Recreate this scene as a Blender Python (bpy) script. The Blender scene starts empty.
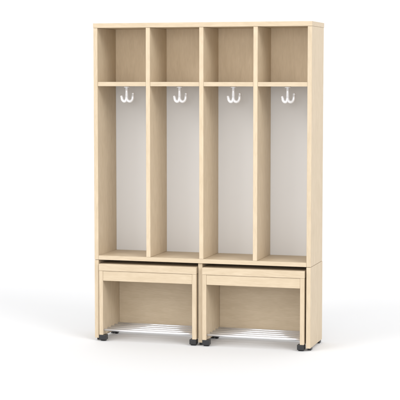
import bpy, bmesh, math, random
from mathutils import Vector, Matrix
random.seed(4)
scene=bpy.context.scene
col=scene.collection
H=1.80; W=1.254; D=0.318; T=0.024
ZS=1.472; ZF=0.489

# ---------------------------------------------------------------- materials
def new_mat(name):
    m=bpy.data.materials.new(name); m.use_nodes=True
    n=m.node_tree.nodes; l=m.node_tree.links
    return m,n,l,n["Principled BSDF"]

def wood(name, axis, base=(0.525,0.428,0.304), gain=1.0, seed=0.0, contrast=1.0):
    """light maple veneer, grain running along the given axis"""
    m,n,l,b=new_mat(name)
    tc=n.new("ShaderNodeTexCoord")
    oi=n.new("ShaderNodeObjectInfo")
    off=n.new("ShaderNodeVectorMath"); off.operation='MULTIPLY_ADD'
    comb=n.new("ShaderNodeCombineXYZ")
    for i in range(3): l.new(oi.outputs["Random"],comb.inputs[i])
    off.inputs[1].default_value=(7.3,11.1,5.7)
    l.new(comb.outputs[0],off.inputs[0]); l.new(tc.outputs["Object"],off.inputs[2])
    def mapped(across,along):
        mp=n.new("ShaderNodeMapping")
        s=[across]*3; s['XYZ'.index(axis)]=along
        mp.inputs["Scale"].default_value=s
        mp.inputs["Location"].default_value=(seed,seed*1.7,seed*.6)
        l.new(off.outputs[0],mp.inputs[0]); return mp
    # cathedral figure
    m1=mapped(10,1.4); n1=n.new("ShaderNodeTexNoise"); n1.inputs["Scale"].default_value=1; n1.inputs["Detail"].default_value=2; n1.inputs["Distortion"].default_value=0.6
    l.new(m1.outputs[0],n1.inputs[0])
    mm=n.new("ShaderNodeMath"); mm.operation='MULTIPLY'; mm.inputs[1].default_value=62
    sn=n.new("ShaderNodeMath"); sn.operation='SINE'
    l.new(n1.outputs[0],mm.inputs[0]); l.new(mm.outputs[0],sn.inputs[0])
    # fine pores / flecks
    m2=mapped(230,28); n2=n.new("ShaderNodeTexNoise"); n2.inputs["Scale"].default_value=1; n2.inputs["Detail"].default_value=3
    l.new(m2.outputs[0],n2.inputs[0])
    # soft mottling
    m3=mapped(34,12); n3=n.new("ShaderNodeTexNoise"); n3.inputs["Scale"].default_value=1.0; n3.inputs["Detail"].default_value=5; n3.inputs["Distortion"].default_value=0.5
    l.new(m3.outputs[0],n3.inputs[0])
    def madd(src,k,c):
        x=n.new("ShaderNodeMath"); x.operation='MULTIPLY_ADD'; x.inputs[1].default_value=k
        l.new(src,x.inputs[0])
        if isinstance(c,float): x.inputs[2].default_value=c
        else: l.new(c,x.inputs[2])
        return x.outputs[0]
    c=contrast
    v=madd(sn.outputs[0],0.060*c,0.5-0.30*c-0.25*c)
    v=madd(n2.outputs[0],0.60*c,v)
    v=madd(n3.outputs[0],0.50*c,v)
    cr=n.new("ShaderNodeValToRGB")
    cr.color_ramp.elements[0].position=0.23; cr.color_ramp.elements[1].position=0.77
    d=(base[0]*0.885*gain,base[1]*0.865*gain,base[2]*0.835*gain,1); h=(base[0]*1.065*gain,base[1]*1.075*gain,base[2]*1.095*gain,1)
    cr.color_ramp.elements[0].color=d; cr.color_ramp.elements[1].color=h
    l.new(v,cr.inputs[0]); l.new(cr.outputs[0],b.inputs["Base Color"])
    b.inputs["Roughness"].default_value=0.5
    b.inputs["Specular IOR Level"].default_value=0.3
    bp=n.new("ShaderNodeBump"); bp.inputs["Strength"].default_value=0.05; bp.inputs["Distance"].default_value=0.001
    l.new(n2.outputs[0],bp.inputs["Height"]); l.new(bp.outputs[0],b.inputs["Normal"])
    return m
WZ=wood("maple_vertical_grain",'Z'); WX=wood("maple_horizontal_grain",'X',seed=3.1)
WZD=wood("maple_partition",'Z',gain=1.06,seed=5.0)
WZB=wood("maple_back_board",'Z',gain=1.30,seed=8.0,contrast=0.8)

def plain(name,c,rough=0.5,metal=0.0,noise=0.04,scale=30):
    m,n,l,b=new_mat(name)
    tc=n.new("ShaderNodeTexCoord"); t=n.new("ShaderNodeTexNoise"); t.inputs["Scale"].default_value=scale; t.inputs["Detail"].default_value=3
    l.new(tc.outputs["Object"],t.inputs[0])
    cr=n.new("ShaderNodeValToRGB")
    cr.color_ramp.elements[0].color=tuple(x*(1-noise) for x in c)+(1,)
    cr.color_ramp.elements[1].color=tuple(min(1,x*(1+noise)) for x in c)+(1,)
    l.new(t.outputs[0],cr.inputs[0]); l.new(cr.outputs[0],b.inputs["Base Color"])
    b.inputs["Roughness"].default_value=rough; b.inputs["Metallic"].default_value=metal
    return m
GREY=plain("light_grey_board",(0.705,0.702,0.702),0.6,noise=0.012,scale=4)
BLACK=plain("black_plastic",(0.015,0.015,0.016),0.4)
CHROME=plain("satin_chrome",(0.86,0.86,0.88),0.28,0.7)
WHITE=plain("hook_white_metal",(0.88,0.89,0.92),0.22,0.15)
FLOOR=plain("white_floor",(0.682,0.682,0.687),0.8,noise=0.002,scale=2)

# ---------------------------------------------------------------- builders
def finish(bm,name,mat,parent=None,origin=(0,0,0),smooth=False):
    me=bpy.data.meshes.new(name); 
    bmesh.ops.recalc_face_normals(bm,faces=bm.faces)
    bmesh.ops.translate(bm,verts=bm.verts,vec=-Vector(origin))
    bm.to_mesh(me); bm.free()
    if smooth:
        for p in me.polygons: p.use_smooth=True
    me.materials.append(mat)
    o=bpy.data.objects.new(name,me); col.objects.link(o); o.location=origin
    if parent: o.parent=parent
    return o
def add_box(bm,a,b,bev=0.0012):
    a=Vector(a); b=Vector(b)
    r=bmesh.ops.create_cube(bm,size=1)
    vs=r["verts"]
    for v in vs:
        v.co=Vector(((a[i]+b[i])/2+v.co[i]*(b[i]-a[i]) for i in range(3)))
    if bev:
        es=list({e for v in vs for e in v.link_edges})
        bmesh.ops.bevel(bm,geom=es,offset=bev,segments=2,affect='EDGES',profile=0.5)
def box(name,a,b,mat,parent,bev=0.0012):
    bm=bmesh.new(); add_box(bm,a,b,bev)
    c=[(a[i]+b[i])/2 for i in range(3)]
    return finish(bm,name,mat,parent,c)
def add_tube(bm,pts,r,seg=14,radii=None):
    pts=[Vector(p) for p in pts]; rings=[]
    up=None
    for i,p in enumerate(pts):
        t=(pts[min(i+1,len(pts)-1)]-pts[max(i-1,0)]).normalized()
        if up is None:
            up=Vector((0,1,0)) if abs(t.y)<0.9 else Vector((0,0,1))
        x=up.cross(t).normalized(); y=t.cross(x).normalized(); up=y
        rr=radii[i] if radii else r
        rings.append([bm.verts.new(p+(x*math.cos(2*math.pi*k/seg)+y*math.sin(2*math.pi*k/seg))*rr) for k in range(seg)])
    for a,b in zip(rings,rings[1:]):
        for k in range(seg): bm.faces.new((a[k],a[(k+1)%seg],b[(k+1)%seg],b[k]))
    bm.faces.new(rings[0]); bm.faces.new(rings[-1])
def add_disc(bm,c,axis,r,h,seg=28,bev=0.001):
    m=Matrix.Translation(c)@Vector((0,0,1)).rotation_difference(Vector(axis)).to_matrix().to_4x4()
    q=bmesh.ops.create_cone(bm,cap_ends=True,segments=seg,radius1=r,radius2=r,depth=h,matrix=m)
    if bev:
        es=list({e for v in q["verts"] for e in v.link_edges if len([f for f in e.link_faces if len(f.verts)>4])})
        bmesh.ops.bevel(bm,geom=es,offset=bev,segments=2,affect='EDGES')
def add_ball(bm,c,r):
    bmesh.ops.create_uvsphere(bm,u_segments=14,v_segments=10,radius=r,matrix=Matrix.Translation(c))
def empty(name,loc,label,cat,group=None):
    e=bpy.data.objects.new(name,None); e.empty_display_size=0.1; e.location=loc; col.objects.link(e)
    e["label"]=label; e["category"]=cat
    if group: e["group"]=group
    return e

# ---------------------------------------------------------------- locker
L=empty("coat_locker",(0,0,0),"light maple open coat locker with four bays on white floor","locker")
G=0.0004
S=(W-T)/4+0.0005
BX=[0,S+0.002,2*S+0.004,3*S+0.004,W-T]      # left faces of side panels and dividers
BK=0.008
def P(name,a,b,mat,bev=0.0012): return box(name,a,b,mat,L,bev)
P("top_panel",(-0.001,-0.002,H-T-0.002),(W+0.001,D,H),WX)
P("side_panel",(0,0,ZF-T),(T,D-BK-G,H-T-0.0025),WZ)
P("side_panel",(W-T,0,ZF-T),(W,D-BK-G,H-T-0.0025),WZ)
P("bottom_panel",(T+G,0.0005,ZF-T),(W-T-G,D-BK-G,ZF),WX)
for i in (1,2,3):
    P("divider",(BX[i],0.0008,ZF+G),(BX[i]+T,D-BK-G,H-T-0.0025),WZD)
for i in range(4):
    P("shelf",(BX[i]+T+G,0.0025,ZS-T),(BX[i+1]-G,D-BK-G,ZS),WX)
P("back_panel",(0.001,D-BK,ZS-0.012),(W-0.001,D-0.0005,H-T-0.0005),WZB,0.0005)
g=P("back_panel",(0.001,D-BK,ZF-T+0.001),(W-0.001,D-0.0005,ZS-0.0125),GREY,0.0005); g["label"]="light grey back board behind the coat hooks"
# base frame that the benches slide into
ZB=ZF-T-0.002
P("base_side_panel",(0,0,0.016),(T,D,ZB),WZ)
P("base_side_panel",(W-T,0,0.016),(W,D,ZB),WZ)
P("base_divider",(W/2-T/2-0.004,0.012,0.016),(W/2+T/2-0.004,D-BK-G,ZB),WZ)
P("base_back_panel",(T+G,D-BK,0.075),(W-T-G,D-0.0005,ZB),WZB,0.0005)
for x in (T/2,W-T/2,W/2-0.004):
    for y in (0.05,D-0.035):
        bm=bmesh.new(); add_box(bm,(x-0.010,y-0.020,0.0),(x+0.010,y+0.020,0.0157),0.002)
        finish(bm,"foot",BLACK,L,(x,y,0))
# coat hooks under the shelves
def hook_mesh(x,y,z,rot=0.0):
    bm=bmesh.new()
    add_disc(bm,(0,0,-0.004),(0,0,1),0.018,0.008,bev=0.0015)
    add_tube(bm,[(0,0,-0.006),(0,0,-0.03),(0,0,-0.064)],0.0088)
    for s,R,lift in ((-1,0.0140,0.005),(1,0.0175,0.020)):
        pts=[];rad=[]
        for k in range(17):
            a=math.pi*k/16
            pts.append((s*(R-R*math.cos(a)),0,-0.064-0.021*math.sin(a)))
            rad.append(0.0098-0.0014*k/16)
        pts.append((s*(2*R+0.002),0,-0.064+lift)); rad.append(0.0082)
        add_tube(bm,pts,0.005,radii=rad)
        add_ball(bm,(s*(2*R+0.0020),0,-0.0635+lift),0.0084)
    add_ball(bm,(0,0,-0.064),0.0100)
    bmesh.ops.rotate(bm,verts=bm.verts,cent=(0,0,0),matrix=Matrix.Rotation(rot,3,'Z'))
    o=finish(bm,"coat_hook",WHITE,L,(0,0,0),True); o.location=(x,y,z); return o
for i in range(4):
    hook_mesh((BX[i]+T+BX[i+1])/2-0.016+0.005*i,D*0.42,ZS-T-0.0004,math.radians(24))

# ---------------------------------------------------------------- benches
def bench(x0,x1,label):
    y0=-0.012; y1=D-0.03
    B=empty("rolling_bench",((x0+x1)/2,(y0+y1)/2,0),label,"bench","rolling benches parked under the locker")
    inv=B.location
    def Q(name,a,b,mat,bev=0.0012):
        o=box(name,a,b,mat,None,bev); o.parent=B; o.location=Vector(o.location)-inv; return o
    top=0.443; sl=0.040; zb=0.036
    Q("seat",(x0,y0,top-sl),(x1,y1,top),WX,0.0025)
    Q("side_panel",(x0+0.001,y0+0.001,zb),(x0+T,y1-0.001,top-sl-G),WZ)
    Q("side_panel",(x1-T,y0+0.001,zb),(x1-0.001,y1-0.001,top-sl-G),WZ)
    Q("apron",(x0+T+G,y0+0.003,top-sl-0.056),(x1-T-G,y0+0.003+0.019,top-sl-0.0012),WX)
    Q("back_panel",(x0+T+G,y1-0.02,0.050),(x1-T-G,y1-0.008,top-sl-G),WX)
    bm=bmesh.new(); z=0.063
    n=5
    for k in range(n):
        y=y0+0.018+k*(y1-y0-0.057)/(n-1)
        add_tube(bm,[(x0+T+G,y,z),(x1-T-G,y,z)],0.0064)
    o=finish(bm,"shoe_rack",CHROME,None,((x0+x1)/2,(y0+y1)/2,z),True); o.parent=B; o.location=Vector(o.location)-inv
    for e,s in ((x0,1),(x1,-1)):
        for yy,hw in ((y0+0.021,0.0195),(y1-0.03,0.0110)):
            xx=e+s*(hw+0.001)
            bm=bmesh.new()
            add_box(bm,(xx-hw,yy-0.021,0.007),(xx+hw,yy+0.021,zb-G),0.0025)
            add_disc(bm,(xx,yy,0.0145),(1,0,0),0.0145,hw*1.65,bev=0.002)
            o=finish(bm,"caster",BLACK,None,(xx,yy,0)); o.parent=B; o.location=Vector(o.location)-inv
bench(T+0.005,W/2-T/2-0.009,"light maple rolling bench with chrome wire shoe rack")
bench(W/2+T/2+0.001,W-T-0.008,"light maple rolling bench with chrome wire shoe rack")

# ---------------------------------------------------------------- setting: white studio sweep
bm=bmesh.new()
prof=[(-30,0),(-12,0),(-4,0),(0,0),(3,0),(6,0)]
R=4.0
for k in range(1,25):
    a=math.pi/2*k/24
    prof.append((6+R*math.sin(a),R-R*math.cos(a)))
prof+=[(10,7),(10,10)]
rows=[[bm.verts.new((x,y,z)) for x in (-30,-10,0,10,30)] for y,z in prof]
for a,b in zip(rows,rows[1:]):
    for k in range(4): bm.faces.new((a[k],a[k+1],b[k+1],b[k]))
f=finish(bm,"floor",FLOOR,smooth=True); f["kind"]="structure"

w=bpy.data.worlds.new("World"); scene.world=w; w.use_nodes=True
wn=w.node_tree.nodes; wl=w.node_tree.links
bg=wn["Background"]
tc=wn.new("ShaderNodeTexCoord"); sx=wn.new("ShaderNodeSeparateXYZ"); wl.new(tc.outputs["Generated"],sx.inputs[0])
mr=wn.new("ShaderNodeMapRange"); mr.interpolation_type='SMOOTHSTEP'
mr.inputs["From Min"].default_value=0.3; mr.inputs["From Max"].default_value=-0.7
mr.inputs["To Min"].default_value=1.0; mr.inputs["To Max"].default_value=1.55  # world made brighter on the camera side, added as unseen fill light
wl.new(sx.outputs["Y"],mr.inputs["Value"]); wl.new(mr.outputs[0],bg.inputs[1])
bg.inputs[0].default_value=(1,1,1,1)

def area(name,loc,target,size,power):
    d=bpy.data.lights.new(name,'AREA'); d.shape='SQUARE'; d.size=size; d.energy=power
    o=bpy.data.objects.new(name,d); col.objects.link(o); o.location=loc
    o.rotation_euler=(Vector(target)-Vector(loc)).to_track_quat('-Z','Y').to_euler()
def studio(name,az,el,dist,size,irr):
    a=math.radians(az); e=math.radians(el)
    loc=(0.6+dist*math.cos(e)*math.sin(a),-dist*math.cos(e)*math.cos(a),dist*math.sin(e))
    area(name,loc,(0.6,0.1,0.6),size,irr*math.pi*dist*dist)
studio("key_lamp",54,33,36,15,1.15)
studio("fill_lamp",-34,33,36,14,0.8)
area("added_front_fill",(1.8,-10.0,2.3),(0.6,0,0.9),3.0,130)  # unseen lamp added near the camera to brighten the open bays

cam=bpy.data.cameras.new("camera"); co=bpy.data.objects.new("camera",cam); col.objects.link(co)
scene.camera=co
yaw,pit=-0.2851,-0.0814
fw=Vector((math.sin(yaw)*math.cos(pit),math.cos(yaw)*math.cos(pit),math.sin(pit)))
co.location=(2.9599,-7.9663,1.4962)
co.rotation_euler=fw.to_track_quat('-Z','Y').to_euler()
cam.sensor_width=36; cam.lens=36*1500.2/400
cam.clip_end=2000
scene.view_settings.view_transform='Standard'; scene.view_settings.look='None'; scene.view_settings.exposure=0
